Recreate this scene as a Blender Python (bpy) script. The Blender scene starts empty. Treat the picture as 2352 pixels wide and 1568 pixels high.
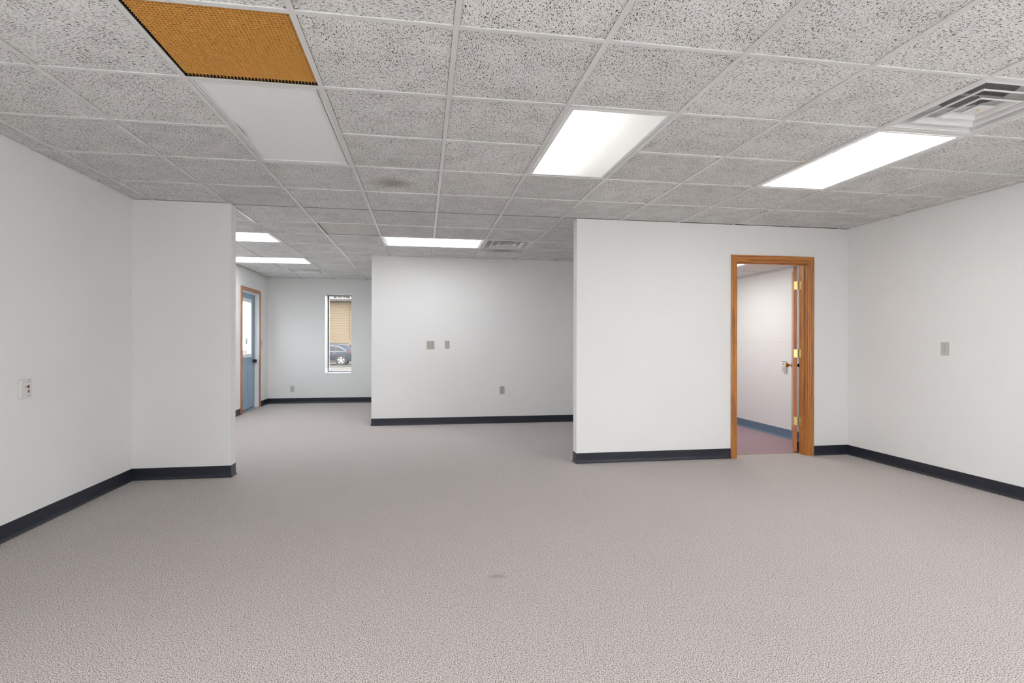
import bpy, bmesh, math, random
from mathutils import Matrix, Vector

S = bpy.context.scene
COL = S.collection
R = random.Random(7)

# ------------------------------------------------------------------ camera
F_PX = 1254.42                     # focal length in pixels of the 2352 px wide frame
YAW, PITCH, ROLL = 0.1617, 0.0008, 0.0022
CAM_Z = 1.1983
cy_, sy_, cp_, sp_ = math.cos(YAW), math.sin(YAW), math.cos(PITCH), math.sin(PITCH)
fw = Vector((sy_ * cp_, cy_ * cp_, sp_)); rt = Vector((cy_, -sy_, 0)); up = rt.cross(fw)
r2 = rt * math.cos(ROLL) + up * math.sin(ROLL); u2 = up * math.cos(ROLL) - rt * math.sin(ROLL)
cd = bpy.data.cameras.new('camera'); cam = bpy.data.objects.new('camera', cd); COL.objects.link(cam)
cd.sensor_fit = 'HORIZONTAL'; cd.sensor_width = 36.0; cd.lens = F_PX / 2352 * 36.0
cd.clip_start = 0.02; cd.clip_end = 400
M = Matrix.Identity(4)
for i in range(3):
    M[i][0] = r2[i]; M[i][1] = u2[i]; M[i][2] = -fw[i]
M[2][3] = CAM_Z
cam.matrix_world = M
S.camera = cam

# ------------------------------------------------------------------ sky, exposure
w = bpy.data.worlds.new('overcast_sky'); S.world = w; w.use_nodes = True
bg = w.node_tree.nodes['Background']
bg.inputs['Color'].default_value = (0.93, 0.97, 1.0, 1); bg.inputs['Strength'].default_value = 4.2
vs = S.view_settings
vs.view_transform = 'Standard'; vs.look = 'None'; vs.gamma = 1.0; vs.use_curve_mapping = False
vs.exposure = 1.27

LIGHT_MAIN = 3.6       # radiance of a lit lens in the front room
LIGHT_FAR = 3.9       # and in the back rooms

# ------------------------------------------------------------------ plan (metres)
H = 2.4175             # ceiling
XL, XR, YB = -2.468, 4.51, -2.6
YS, TS = 5.1615, 0.115            # left partition
XS = -1.671
YR, TR = 5.216, 0.12              # right partition
XC = 1.498
YM = 7.99; XM = -0.722
YF = 11.12; XF = -2.94
XN = 2.6                          # end of the nook beyond the right partition
T = 0.6096; GX, GY = 0.1261, 2.7383
_rk = [-12, 0, 2, 6, 9, 12, 16]; _rv = [-12, 0, 1.96, 6.17, 9.28, 12.38, 16.5]
def rowy(j):
    for a in range(len(_rk) - 1):
        if _rk[a] <= j <= _rk[a + 1]:
            t = (j - _rk[a]) / (_rk[a + 1] - _rk[a])
            return GY + T * (_rv[a] + t * (_rv[a + 1] - _rv[a]))
def colx(i): return GX + T * i

# ------------------------------------------------------------------ helpers
def bx(bm, x0, x1, y0, y1, z0, z1, mi=0):
    vs_ = [bm.verts.new(p) for p in ((x0,y0,z0),(x1,y0,z0),(x1,y1,z0),(x0,y1,z0),(x0,y0,z1),(x1,y0,z1),(x1,y1,z1),(x0,y1,z1))]
    for f in ((0,3,2,1),(4,5,6,7),(0,1,5,4),(1,2,6,5),(2,3,7,6),(3,0,4,7)):
        bm.faces.new([vs_[k] for k in f]).material_index = mi
def prism(bm, pts, axis, a, b):
    # pts: 2D outline; axis 'x': (y,z) extruded along x, 'y': (x,z) along y, 'z': (x,y) along z
    def p3(p, t): return {'x': (t, p[0], p[1]), 'y': (p[0], t, p[1]), 'z': (p[0], p[1], t)}[axis]
    A = [bm.verts.new(p3(p, a)) for p in pts]; B = [bm.verts.new(p3(p, b)) for p in pts]
    bm.faces.new(A); bm.faces.new(B[::-1])
    n = len(pts)
    for k in range(n): bm.faces.new((A[k], B[k], B[(k+1) % n], A[(k+1) % n]))
def cyl(bm, c, r, length, axis='z', seg=16, r2=None):
    m = {'z': Matrix.Identity(4), 'x': Matrix.Rotation(math.pi/2, 4, 'Y'), 'y': Matrix.Rotation(-math.pi/2, 4, 'X')}[axis]
    bmesh.ops.create_cone(bm, cap_ends=True, segments=seg, radius1=r, radius2=r if r2 is None else r2, depth=length, matrix=Matrix.Translation(c) @ m)
def lathe(bm, prof, axis='z', seg=20, c=(0, 0, 0)):
    rings = []
    for r, h in prof:
        ring = []
        for k in range(seg):
            a = 2 * math.pi * k / seg; u, v = r * math.cos(a), r * math.sin(a)
            p = {'z': (u, v, h), 'x': (h, u, v), 'y': (u, h, v)}[axis]
            ring.append(bm.verts.new((p[0]+c[0], p[1]+c[1], p[2]+c[2])))
        rings.append(ring)
    for a, b in zip(rings, rings[1:]):
        for k in range(seg): bm.faces.new((a[k], a[(k+1) % seg], b[(k+1) % seg], b[k]))
    bm.faces.new(rings[0][::-1]); bm.faces.new(rings[-1])
def mesh(name, bm, m, bevel=0, smooth=False):
    bmesh.ops.recalc_face_normals(bm, faces=bm.faces)
    if bevel: bmesh.ops.bevel(bm, geom=bm.edges[:], offset=bevel, segments=2, affect='EDGES', profile=0.5, clamp_overlap=True)
    me = bpy.data.meshes.new(name); bm.to_mesh(me); bm.free()
    for x in (m if isinstance(m, (list, tuple)) else [m]): me.materials.append(x)
    if smooth:
        for p in me.polygons: p.use_smooth = True
        me.set_sharp_from_angle(angle=math.radians(35))
    return me
def link(name, me, parent=None, loc=(0, 0, 0), rot=(0, 0, 0)):
    o = bpy.data.objects.new(name, me); COL.objects.link(o)
    o.location = loc; o.rotation_euler = rot
    if parent: o.parent = parent
    return o
def obj(name, bm, m, parent=None, bevel=0, smooth=False, loc=(0, 0, 0)):
    return link(name, mesh(name, bm, m, bevel, smooth), parent, loc)
def tag(o, label, cat, group=None):
    o['label'] = label; o['category'] = cat
    if group: o['group'] = group
    return o
def thing(name, label, cat, loc=(0, 0, 0), rotz=0, group=None):
    o = link(name, None, None, loc, (0, 0, rotz)); o.empty_display_size = 0.1
    return tag(o, label, cat, group)
def struct(o, label=None):
    o['kind'] = 'structure'
    if label: o['label'] = label
    return o
def B(*boxes):
    bm = bmesh.new()
    for b in boxes: bx(bm, *b)
    return bm

# ------------------------------------------------------------------ materials
def mat(name, color, rough=0.6, metal=0.0, spec=0.5, emit=None, estr=0):
    m = bpy.data.materials.new(name); m.use_nodes = True
    b = m.node_tree.nodes['Principled BSDF']
    b.inputs['Base Color'].default_value = (*color, 1); b.inputs['Roughness'].default_value = rough
    b.inputs['Metallic'].default_value = metal; b.inputs['Specular IOR Level'].default_value = spec
    if emit: b.inputs['Emission Color'].default_value = (*emit, 1); b.inputs['Emission Strength'].default_value = estr
    return m
class N:
    def __init__(s, m): s.t = m.node_tree; s.b = s.t.nodes['Principled BSDF']
    def new(s, k, **kw):
        n = s.t.nodes.new(k)
        for a, v in kw.items(): setattr(n, a, v)
        return n
    def lk(s, a, b): s.t.links.new(a, b)
    def coord(s, scale=(1, 1, 1), kind='Object', offset=None):
        tc = s.new('ShaderNodeTexCoord'); mp = s.new('ShaderNodeMapping')
        mp.inputs['Scale'].default_value = scale
        s.lk(tc.outputs[kind], mp.inputs['Vector'])
        if offset is not None: s.lk(offset, mp.inputs['Location'])
        return mp.outputs['Vector']
    def noise(s, vec, scale=1, detail=2, rough=0.5, dist=0):
        n = s.new('ShaderNodeTexNoise'); n.inputs['Scale'].default_value = scale; n.inputs['Detail'].default_value = detail
        n.inputs['Roughness'].default_value = rough; n.inputs['Distortion'].default_value = dist
        s.lk(vec, n.inputs['Vector']); return n.outputs['Fac']
    def ramp(s, fac, stops):
        n = s.new('ShaderNodeValToRGB'); e = n.color_ramp.elements
        while len(e) < len(stops): e.new(0.5)
        for k, (p, c) in enumerate(stops):
            e[k].position = p; e[k].color = (*c, 1) if isinstance(c, tuple) else (c, c, c, 1)
        s.lk(fac, n.inputs['Fac']); return n.outputs['Color']
    def mix(s, fac, a, b, blend='MIX'):
        n = s.new('ShaderNodeMix', data_type='RGBA', blend_type=blend)
        for v, k in ((fac, 0), (a, 6), (b, 7)):
            if isinstance(v, (int, float)): n.inputs[k].default_value = v
            elif isinstance(v, tuple): n.inputs[k].default_value = (*v, 1)
            else: s.lk(v, n.inputs[k])
        return n.outputs[2]
    def math(s, op, a, b=0.0, clamp=False):
        n = s.new('ShaderNodeMath', operation=op); n.use_clamp = clamp
        for v, k in ((a, 0), (b, 1)):
            if isinstance(v, (int, float)): n.inputs[k].default_value = v
            else: s.lk(v, n.inputs[k])
        return n.outputs[0]
    def bump(s, h, strength=0.3, dist=0.002):
        n = s.new('ShaderNodeBump'); n.inputs['Strength'].default_value = strength; n.inputs['Distance'].default_value = dist
        s.lk(h, n.inputs['Height']); s.lk(n.outputs['Normal'], s.b.inputs['Normal'])
    def base(s, c): s.lk(c, s.b.inputs['Base Color'])

def make_wall(name, c, bumpy=0.25, scale=90):
    m = mat(name, c, 0.55, spec=0.3); n = N(m); v = n.coord()
    a = n.noise(v, scale, 3, 0.55); n.bump(a, bumpy, 0.0025)
    lo = n.noise(v, 1.3, 2)
    n.base(n.mix(lo, tuple(x * 0.975 for x in c), tuple(min(1, x * 1.02) for x in c)))
    return m
WALL = make_wall('wall_paint', (0.87, 0.865, 0.855))
WALL_OFFICE = make_wall('office_wall_paint', (0.80, 0.80, 0.80), 0.6, 45)

def make_carpet(name, dark, mid, light, stain=None):
    m = mat(name, mid, 0.95, spec=0.1); n = N(m); v = n.coord()
    a = n.noise(v, 225, 1.5, 0.55); b = n.noise(v, 480, 1, 0.5)
    f = n.math('ADD', n.math('MULTIPLY', a, 0.72), n.math('MULTIPLY', b, 0.28))
    c = n.ramp(f, [(0.395, dark), (0.475, mid), (0.56, light)])
    lo = n.noise(v, 2.2, 3, 0.6)
    c = n.mix(n.math('MULTIPLY', n.math('SUBTRACT', lo, 0.5), 0.35, True), c, tuple(x * 0.8 for x in mid))
    if stain:
        vm = n.new('ShaderNodeVectorMath', operation='DISTANCE'); vm.inputs[1].default_value = stain
        n.lk(n.coord((1, 1.6, 1)), vm.inputs[0])
        ns = n.noise(v, 40, 2)
        d = n.math('ADD', vm.outputs['Value'], n.math('MULTIPLY', ns, 0.05))
        k = n.ramp(d, [(0.03, 1.0), (0.085, 0.0)])
        c = n.mix(n.math('MULTIPLY', k, 0.45), c, tuple(x * 0.35 for x in mid))
    n.base(c); n.bump(f, 0.25, 0.003)
    n.b.inputs['Sheen Weight'].default_value = 0.15
    return m
CARPET = make_carpet('taupe_loop_carpet', (0.08, 0.063, 0.057), (0.43, 0.378, 0.358), (0.71, 0.655, 0.635), (0.378, 2.77*1.6, 0))
CARPET_OFF = make_carpet('burgundy_loop_carpet', (0.11, 0.06, 0.08), (0.33, 0.225, 0.26), (0.50, 0.37, 0.41))

def make_tile(name, along, stain=None):
    m = mat(name, (0.7, 0.69, 0.67), 0.9, spec=0.15); n = N(m)
    oi = n.new('ShaderNodeObjectInfo')
    off = n.math('MULTIPLY', oi.outputs['Random'], 50.0)
    cv = n.new('ShaderNodeCombineXYZ'); n.lk(off, cv.inputs[0]); n.lk(n.math('MULTIPLY', off, 1.7), cv.inputs[1])
    sc = (72, 225, 1) if along == 'x' else (200, 92, 1)
    big = n.noise(n.coord(sc, 'Object', cv.outputs[0]), 1, 2.5, 0.6, 0.7)
    sc2 = (190, 420, 1) if along == 'x' else (380, 230, 1)
    fine = n.noise(n.coord(sc2, 'Object', cv.outputs[0]), 1, 2, 0.6, 0.3)
    dens = n.noise(n.coord((6, 6, 1), 'Object', cv.outputs[0]), 1, 2, 0.5)
    sh = n.math('MULTIPLY', n.math('SUBTRACT', dens, 0.5), 0.09)
    mb = n.ramp(n.math('ADD', big, sh), [(0.572, 0.0), (0.612, 1.0)])
    mf = n.ramp(n.math('ADD', fine, sh), [(0.585, 0.0), (0.65, 0.8)])
    mask = n.math('MAXIMUM', mb, mf)
    hue = n.mix(n.noise(n.coord((3, 3, 1), 'Object', cv.outputs[0]), 1, 1), (0.92, 0.92, 0.905), (0.91, 0.895, 0.88))
    vary = n.math('ADD', 0.93, n.math('MULTIPLY', oi.outputs['Random'], 0.09))
    hv = n.new('ShaderNodeHueSaturation'); n.lk(hue, hv.inputs['Color']); n.lk(vary, hv.inputs['Value'])
    c = hv.outputs['Color']
    if stain:
        pos, rad, col, amt, stretch = stain
        vm = n.new('ShaderNodeVectorMath', operation='DISTANCE'); vm.inputs[1].default_value = (pos[0]*stretch[0], pos[1]*stretch[1], 0)
        n.lk(n.coord((stretch[0], stretch[1], 0)), vm.inputs[0])
        d = n.math('ADD', vm.outputs['Value'], n.math('MULTIPLY', n.math('SUBTRACT', n.noise(n.coord(), 18, 4, 0.7), 0.5), rad))
        k = n.ramp(d, [(rad * 0.25, 1.0), (rad, 0.0)])
        c = n.mix(n.math('MULTIPLY', k, amt), c, col)
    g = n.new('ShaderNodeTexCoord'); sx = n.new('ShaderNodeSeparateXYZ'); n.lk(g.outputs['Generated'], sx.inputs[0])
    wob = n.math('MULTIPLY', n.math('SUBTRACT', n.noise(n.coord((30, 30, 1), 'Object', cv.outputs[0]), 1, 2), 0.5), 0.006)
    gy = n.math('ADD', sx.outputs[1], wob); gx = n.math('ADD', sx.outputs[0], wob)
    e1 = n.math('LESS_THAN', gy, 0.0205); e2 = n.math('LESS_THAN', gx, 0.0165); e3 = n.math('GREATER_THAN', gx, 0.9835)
    c = n.mix(n.math('MULTIPLY', n.math('MAXIMUM', e1, n.math('MAXIMUM', e2, e3)), 0.72), c, (0.13, 0.115, 0.10))   # painted shadow line where tile meets tee
    n.base(n.mix(mask, c, (0.085, 0.078, 0.07)))
    n.bump(n.math('SUBTRACT', 1.0, mask), 0.7, 0.003)
    return m
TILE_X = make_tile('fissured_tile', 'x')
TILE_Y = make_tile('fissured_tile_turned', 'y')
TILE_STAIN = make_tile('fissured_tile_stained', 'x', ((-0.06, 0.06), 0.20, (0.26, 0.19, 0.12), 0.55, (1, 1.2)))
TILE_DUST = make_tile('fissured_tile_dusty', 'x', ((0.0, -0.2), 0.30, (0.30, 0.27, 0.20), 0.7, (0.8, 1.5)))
def make_smooth_tile():
    m = mat('smooth_tile', (0.72, 0.70, 0.68), 0.8); n = N(m)
    n.bump(n.noise(n.coord(), 120, 2), 0.3, 0.001); return m
TILE_SMOOTH = make_smooth_tile()
TEE = mat('grid_white_steel', (0.72, 0.715, 0.705), 0.2, spec=0.5)
WHITE_METAL = mat('white_enamel', (0.78, 0.78, 0.77), 0.35)
GREY_METAL = mat('grey_enamel', (0.55, 0.55, 0.54), 0.45)
DARK = mat('plenum_black', (0.012, 0.012, 0.012), 0.9)
DUCT = mat('galvanised_duct', (0.16, 0.16, 0.16), 0.45, metal=0.6)
LENS_OFF = mat('unlit_acrylic_lens', (0.92, 0.92, 0.92), 0.3)
def lens(name, col, strength):
    m = mat(name, (0.8, 0.8, 0.8), 0.4, emit=col, estr=strength); return m
LENS_MAIN = lens('lit_lens_front', (1.0, 0.985, 0.96), LIGHT_MAIN)
LENS_FAR = lens('lit_lens_back', (0.95, 0.975, 1.0), LIGHT_FAR)
LENS_OFFICE = lens('lit_lens_office', (1.0, 0.99, 0.97), 4.5)
TUBE = mat('fluorescent_tube', (0.9, 0.9, 0.9), 0.5, emit=(1, 0.97, 0.93), estr=3.5)
def make_half_lens():
    m = bpy.data.materials.new('translucent_lens'); m.use_nodes = True
    t = m.node_tree; out = t.nodes['Material Output']; t.nodes.remove(t.nodes['Principled BSDF'])
    tr = t.nodes.new('ShaderNodeBsdfTranslucent'); tr.inputs['Color'].default_value = (0.9, 0.9, 0.9, 1)
    em = t.nodes.new('ShaderNodeEmission'); em.inputs['Color'].default_value = (1, 0.985, 0.965, 1); em.inputs['Strength'].default_value = 0.06
    ad = t.nodes.new('ShaderNodeAddShader')
    t.links.new(tr.outputs[0], ad.inputs[0]); t.links.new(em.outputs[0], ad.inputs[1]); t.links.new(ad.outputs[0], out.inputs['Surface'])
    return m
LENS_HALF = make_half_lens()
GOLD = mat('gold_anodised_louver', (0.86, 0.47, 0.12), 0.4, metal=0.1)
SILVER = mat('silver_louver', (0.9, 0.885, 0.86), 0.35, metal=0.3)
def make_vinyl(name, c, rough=0.38):
    m = mat(name, c, rough); n = N(m); v = n.coord()
    n.base(n.mix(n.noise(v, 3, 3), tuple(x * 0.85 for x in c), tuple(x * 1.15 for x in c))); return m
BASE = make_vinyl('navy_black_vinyl', (0.016, 0.020, 0.032))
BASE_BLUE = make_vinyl('slate_blue_vinyl', (0.125, 0.20, 0.29))
def make_wood(name, axis, c0=(0.23, 0.072, 0.012), c1=(0.52, 0.20, 0.038)):
    m = mat(name, c1, 0.35); n = N(m)
    sc = {'z': (60, 60, 2.6), 'x': (2.6, 60, 60), 'y': (60, 2.6, 60)}[axis]
    a = n.noise(n.coord(sc), 1, 4, 0.65, 0.4)
    sc2 = tuple(k * 3.5 if k > 10 else k * 2 for k in sc)
    b = n.noise(n.coord(sc2), 1, 2, 0.5)
    f = n.math('ADD', n.math('MULTIPLY', a, 0.7), n.math('MULTIPLY', b, 0.3))
    n.base(n.ramp(f, [(0.33, c0), (0.52, c1), (0.7, tuple(k * 1.18 for k in c1))]))
    n.bump(f, 0.12, 0.001); n.b.inputs['Coat Weight'].default_value = 0.25; n.b.inputs['Coat Roughness'].default_value = 0.25
    return m
OAK_Z = make_wood('oak_upright', 'z'); OAK_X = make_wood('oak_level', 'x'); OAK_Y = make_wood('oak_level_deep', 'y')
DOOR_EDGE = make_wood('door_veneer', 'z', (0.30, 0.085, 0.016), (0.50, 0.165, 0.034))
DOOR_WOOD2 = make_wood('reddish_oak', 'y', (0.26, 0.10, 0.045), (0.45, 0.19, 0.085))
DOOR_WOOD2Z = make_wood('reddish_oak_upright', 'z', (0.26, 0.10, 0.045), (0.45, 0.19, 0.085))
BRASS = mat('polished_brass', (0.78, 0.62, 0.26), 0.22, metal=1.0)
BRASS_DARK = mat('aged_brass', (0.50, 0.27, 0.06), 0.25, metal=1.0)
BLACK_METAL = mat('black_bronze', (0.03, 0.028, 0.026), 0.3, metal=0.7)
SCREW = mat('screw_steel', (0.25, 0.24, 0.2), 0.4, metal=0.8)
BEIGE_PL = mat('grey_beige_plastic', (0.47, 0.44, 0.38), 0.4)
BEIGE_LIGHT = mat('light_grey_plastic', (0.56, 0.56, 0.52), 0.4)
WHITE_PL = mat('white_plastic', (0.76, 0.75, 0.73), 0.35)
SLOT = mat('slot_dark', (0.03, 0.028, 0.025), 0.6)
SLOT_SOFT = mat('slot_grey', (0.14, 0.13, 0.115), 0.6)
RED_JACK = mat('dark_red_jack', (0.12, 0.015, 0.01), 0.4)
GREY_JACK = mat('grey_jack', (0.12, 0.12, 0.12), 0.4)
DOOR_BLUE = mat('pale_blue_steel', (0.30, 0.43, 0.56), 0.45)
WHITE_WOOD = mat('white_painted_wood', (0.86, 0.87, 0.88), 0.4)
ALU = mat('aluminium', (0.5, 0.5, 0.5), 0.35, metal=0.8)
GREY_FRAME = mat('grey_window_frame', (0.36, 0.36, 0.38), 0.5)
SLAT = mat('blind_slat_cream', (0.20, 0.165, 0.125), 0.6)
RAIL = mat('blind_rail_dark', (0.06, 0.05, 0.045), 0.5)
def make_glass(name, tint=(1, 1, 1), gloss=0.06):
    m = bpy.data.materials.new(name); m.use_nodes = True
    t = m.node_tree; out = t.nodes['Material Output']; t.nodes.remove(t.nodes['Principled BSDF'])
    tr = t.nodes.new('ShaderNodeBsdfTransparent'); tr.inputs['Color'].default_value = (*tint, 1)
    gl = t.nodes.new('ShaderNodeBsdfGlossy'); gl.inputs['Roughness'].default_value = 0.02
    mx = t.nodes.new('ShaderNodeMixShader'); mx.inputs[0].default_value = gloss
    t.links.new(tr.outputs[0], mx.inputs[1]); t.links.new(gl.outputs[0], mx.inputs[2]); t.links.new(mx.outputs[0], out.inputs['Surface'])
    return m
GLASS = make_glass('window_glass')
DOOR_GLASS = make_glass('door_glass', (0.95, 0.98, 1.0), 0.04)

# ------------------------------------------------------------------ setting: floors
def floor_obj(name, boxes, m): return struct(obj(name, B(*boxes), m))
floor_obj('floor', [(XL-.15, XR+.15, YB-.15, YR+.148, -.6, 0), (XF-.15, XN+.12, YR+.148, YM+.12, -.6, 0), (XF-.15, XM+.12, YM+.12, YF+.38, -.6, 0)], CARPET)
floor_obj('floor_office', [(XN+.12, XR+.15, YR+.148, YM+.12, -.6, 0)], CARPET_OFF)

# ------------------------------------------------------------------ setting: walls (outer ones rise past the hung ceiling to the deck)
ZD = H + 0.42
def wall(name, boxes, m=WALL): return struct(obj(name, B(*boxes), m))
wall('wall_left_partition', [(XF-.15, XS, YS, YS+TS, 0, H), (XF-.15, XF, YS, YS+TS, H, ZD), (XF, XL, YS, YS+.05, H, ZD)])
DX0, DX1, DZ = 3.196, 4.046, 2.055            # rough opening of the office door
w_rp = wall('wall_right_partition', [(XC, DX0, YR, YR+TR, 0, H), (DX1, XR, YR, YR+TR, 0, H), (DX0, DX1, YR, YR+TR, DZ, H)])
SY = [(-2.45, -0.9), (-0.8, 0.75)]; SZ0, SZ1 = 0.18, 2.38          # unseen windows added to both side walls for fill daylight
def side_wall(name, x0, x1, yend, num, xo0):
    wall(name, [(x0, x1, YB, SY[0][0], 0, ZD), (x0, x1, SY[0][1], SY[1][0], 0, ZD), (x0, x1, SY[1][1], yend, 0, ZD)]
        + [(x0, x1, a, b, 0, SZ0) for a, b in SY] + [(x0, x1, a, b, SZ1, ZD) for a, b in SY])
    for k, (a, b) in enumerate(SY):
        xa, xb = xo0, xo0+.05
        wn = struct(obj('window_%d' % (k+num), B((xa, xb, a, a+.05, SZ0, SZ1), (xa, xb, b-.05, b, SZ0, SZ1), (xa, xb, a+.05, b-.05, SZ0, SZ0+.05), (xa, xb, a+.05, b-.05, SZ1-.05, SZ1)), GREY_FRAME))
        obj('pane', B((xa+.02, xa+.026, a+.05, b-.05, SZ0+.05, SZ1-.05)), GLASS, wn)
side_wall('wall_right', XR, XR+.15, YR+TR, 2, XR+.07)
side_wall('wall_left', XL-.15, XL, YS, 4, XL-.12)
wall('wall_back', [(XL-.15, XR+.15, YB-.15, YB, 0, ZD)])
wall('wall_middle', [(XM, XR+.15, YM, YM+.12, 0, ZD)])
wall('wall_middle_side', [(XM, XM+.12, YM+.12, YF, 0, ZD)])
WX0, WX1, WZ0, WZ1 = -1.890, -1.386, 0.580, 2.125
wall('wall_far', [(XF-.15, WX0, YF, YF+.38, 0, ZD), (WX1, XM+.12, YF, YF+.38, 0, ZD), (WX0, WX1, YF, YF+.38, 0, WZ0), (WX0, WX1, YF, YF+.38, WZ1, ZD)])
EY0, EY1, EZ = 9.575, 10.545, 2.06            # rough opening of the outside door
wall('wall_far_left', [(XF-.15, XF, YS+TS, EY0, 0, ZD), (XF-.15, XF, EY1, YF, 0, ZD), (XF-.15, XF, EY0, EY1, EZ, ZD)])
wall('wall_nook', [(XN, XN+.12, YR+TR, YM, 0, H)])
wo = wall('wall_office_right', [(XR, XR+.15, YR+TR, YM, 0, ZD)], WALL_OFFICE)
obj('drywall_seam', B((XR-.0012, XR, YR+TR+.05, YM, 1.199, 1.2035)), mat('seam_shadow_grey', (0.62, 0.61, 0.60), 0.8), wo)  # grey strip along the wall panel joint

# cove baseboards: profile swept along each run
def base_run(name, x0, y0, x1, y1, n, m=BASE, h=0.102):
    # wall line from (x0,y0) to (x1,y1); n = unit normal into the room
    prof = [(0, 0), (0.014, 0.0), (0.0135, 0.004), (0.008, 0.010), (0.0045, 0.020), (0.0032, 0.034), (0.0032, h-.003), (0.0016, h), (0, h)]
    bm = bmesh.new(); rows = []
    for x, y in ((x0, y0), (x1, y1)):
        rows.append([bm.verts.new((x + n[0]*d, y + n[1]*d, z)) for d, z in prof])
    k = len(prof)
    for i in range(k): bm.faces.new((rows[0][i], rows[1][i], rows[1][(i+1) % k], rows[0][(i+1) % k]))
    bm.faces.new(rows[0][::-1]); bm.faces.new(rows[1])
    return struct(obj(name, bm, m))
base_run('baseboard_left', XL, YB, XL, YS, (1, 0))
base_run('baseboard_left_partition', XL, YS, XS, YS, (0, -1))
base_run('baseboard_left_partition_end', XS, YS-.003, XS, YS+TS+.003, (1, 0))
base_run('baseboard_left_partition_rear', XF, YS+TS, XS, YS+TS, (0, 1))
base_run('baseboard_far_left_near', XF, YS+TS, XF, 9.508, (1, 0))
base_run('baseboard_far_left_corner', XF, 10.612, XF, YF, (1, 0))
base_run('baseboard_far', XF, YF, XM, YF, (0, -1))
base_run('baseboard_middle', XM, YM, XN, YM, (0, -1))
base_run('baseboard_right_partition', XC, YR, 3.144, YR, (0, -1))
base_run('baseboard_right_partition_end', XC, YR-.003, XC, YR+TR+.003, (-1, 0))
base_run('baseboard_right_partition_corner', 4.099, YR, XR, YR, (0, -1))
base_run('baseboard_right', XR, YB, XR, YR, (-1, 0))
base_run('baseboard_nook', XN, YR+TR, XN, YM, (-1, 0))
base_run('baseboard_middle_side', XM, YM, XM, YF, (-1, 0))
base_run('baseboard_office_right', XR, YR+TR+.02, XR, YM, (-1, 0), BASE_BLUE, 0.112)
base_run('baseboard_office_back', XN+.12, YM, XR, YM, (0, -1), BASE_BLUE, 0.112)

# ------------------------------------------------------------------ ceiling: deck, tees, tiles
ceil = struct(obj('ceiling', B((XF-.15, XR+.15, YB-.15, YF+.38, ZD, ZD+.08)), mat('deck_grey', (0.10, 0.10, 0.10), 0.9)))
regions = [(XL, XR, YB, YR), (XF, XN, YR, YM), (XF, XM, YM, YF)]
special = {}                                   # cells taken by fixtures
tee_cuts = []
def take(i0, i1, j0, j1):
    for i in range(i0, i1):
        for j in range(j0, j1): special[(i, j)] = True
fixtures = []
FL = 0.024
me_cache = {}
def tile_mesh(wd, dp, m):
    k = (round(wd, 3), round(dp, 3), m.name)
    if k not in me_cache:
        me_cache[k] = mesh('ceiling_tile', B((-wd/2, wd/2, -dp/2, dp/2, 0, 0.015)), m)
    return me_cache[k]
def build_ceiling():
    rr = random.Random(11)
    for i in range(-6, 8):
        for j in range(-10, 15):
            if (i, j) in special: continue
            x0, x1, y0, y1 = colx(i), colx(i+1), rowy(j), rowy(j+1)
            parts = []
            for rx0, rx1, ry0, ry1 in regions:
                a, b, c, d = max(x0, rx0), min(x1, rx1), max(y0, ry0), min(y1, ry1)
                if b - a > 0.02 and d - c > 0.02: parts.append([a, b, c, d])
            if len(parts) == 2 and abs(parts[0][0]-parts[1][0]) < .001 and abs(parts[0][1]-parts[1][1]) < .001:
                parts = [[parts[0][0], parts[0][1], min(parts[0][2], parts[1][2]), max(parts[0][3], parts[1][3])]]
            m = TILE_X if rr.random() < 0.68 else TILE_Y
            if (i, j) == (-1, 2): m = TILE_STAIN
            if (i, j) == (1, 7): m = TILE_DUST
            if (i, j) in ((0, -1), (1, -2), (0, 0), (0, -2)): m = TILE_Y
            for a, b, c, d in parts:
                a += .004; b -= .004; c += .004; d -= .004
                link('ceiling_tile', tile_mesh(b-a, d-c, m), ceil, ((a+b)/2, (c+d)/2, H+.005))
    # main tees run into the depth of the room, cross tees between them
    for i in range(-5, 8):
        x = colx(i); spans = []
        for rx0, rx1, ry0, ry1 in regions:
            if rx0 + .02 < x < rx1 - .02: spans.append([ry0, ry1])
        merged = []
        for s_ in spans:
            if merged and abs(merged[-1][1] - s_[0]) < .001: merged[-1][1] = s_[1]
            else: merged.append(s_)
        for ti, ya, yb in tee_cuts:
            if ti != i: continue
            out_ = []
            for a, b in merged: out_ += [[a, ya], [yb, b]] if a < ya and b > yb else [[a, b]]
            merged = out_
        for a, b in merged:
            obj('main_tee', B((x-FL/2, x+FL/2, a, b, H, H+.005), (x-.0015, x+.0015, a, b, H+.005, H+.035)), TEE, ceil)
    cm = mesh('cross_tee', B((-(T-FL)/2, (T-FL)/2, -FL/2, FL/2, .0002, .005), (-(T-FL)/2, (T-FL)/2, -.0015, .0015, .005, .03)), TEE)
    for j in range(-9, 15):
        y = rowy(j)
        for i in range(-6, 8):
            if (i, j) in special and (i, j-1) in special and special.get((i, j)) == 'c': continue
            for rx0, rx1, ry0, ry1 in regions:
                if not (ry0 + .02 < y < ry1 - .02): continue
                a, b = max(colx(i)+FL/2, rx0), min(colx(i+1)-FL/2, rx1)
                if b - a < .02: continue
                if abs((b-a)-(T-FL)) < .002: link('cross_tee', cm, ceil, ((a+b)/2, y, H))
                else: obj('cross_tee', B((a, b, y-FL/2, y+FL/2, H+.0002, H+.005), (a, b, y-.0015, y+.0015, H+.005, H+.03)), TEE, ceil)

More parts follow.
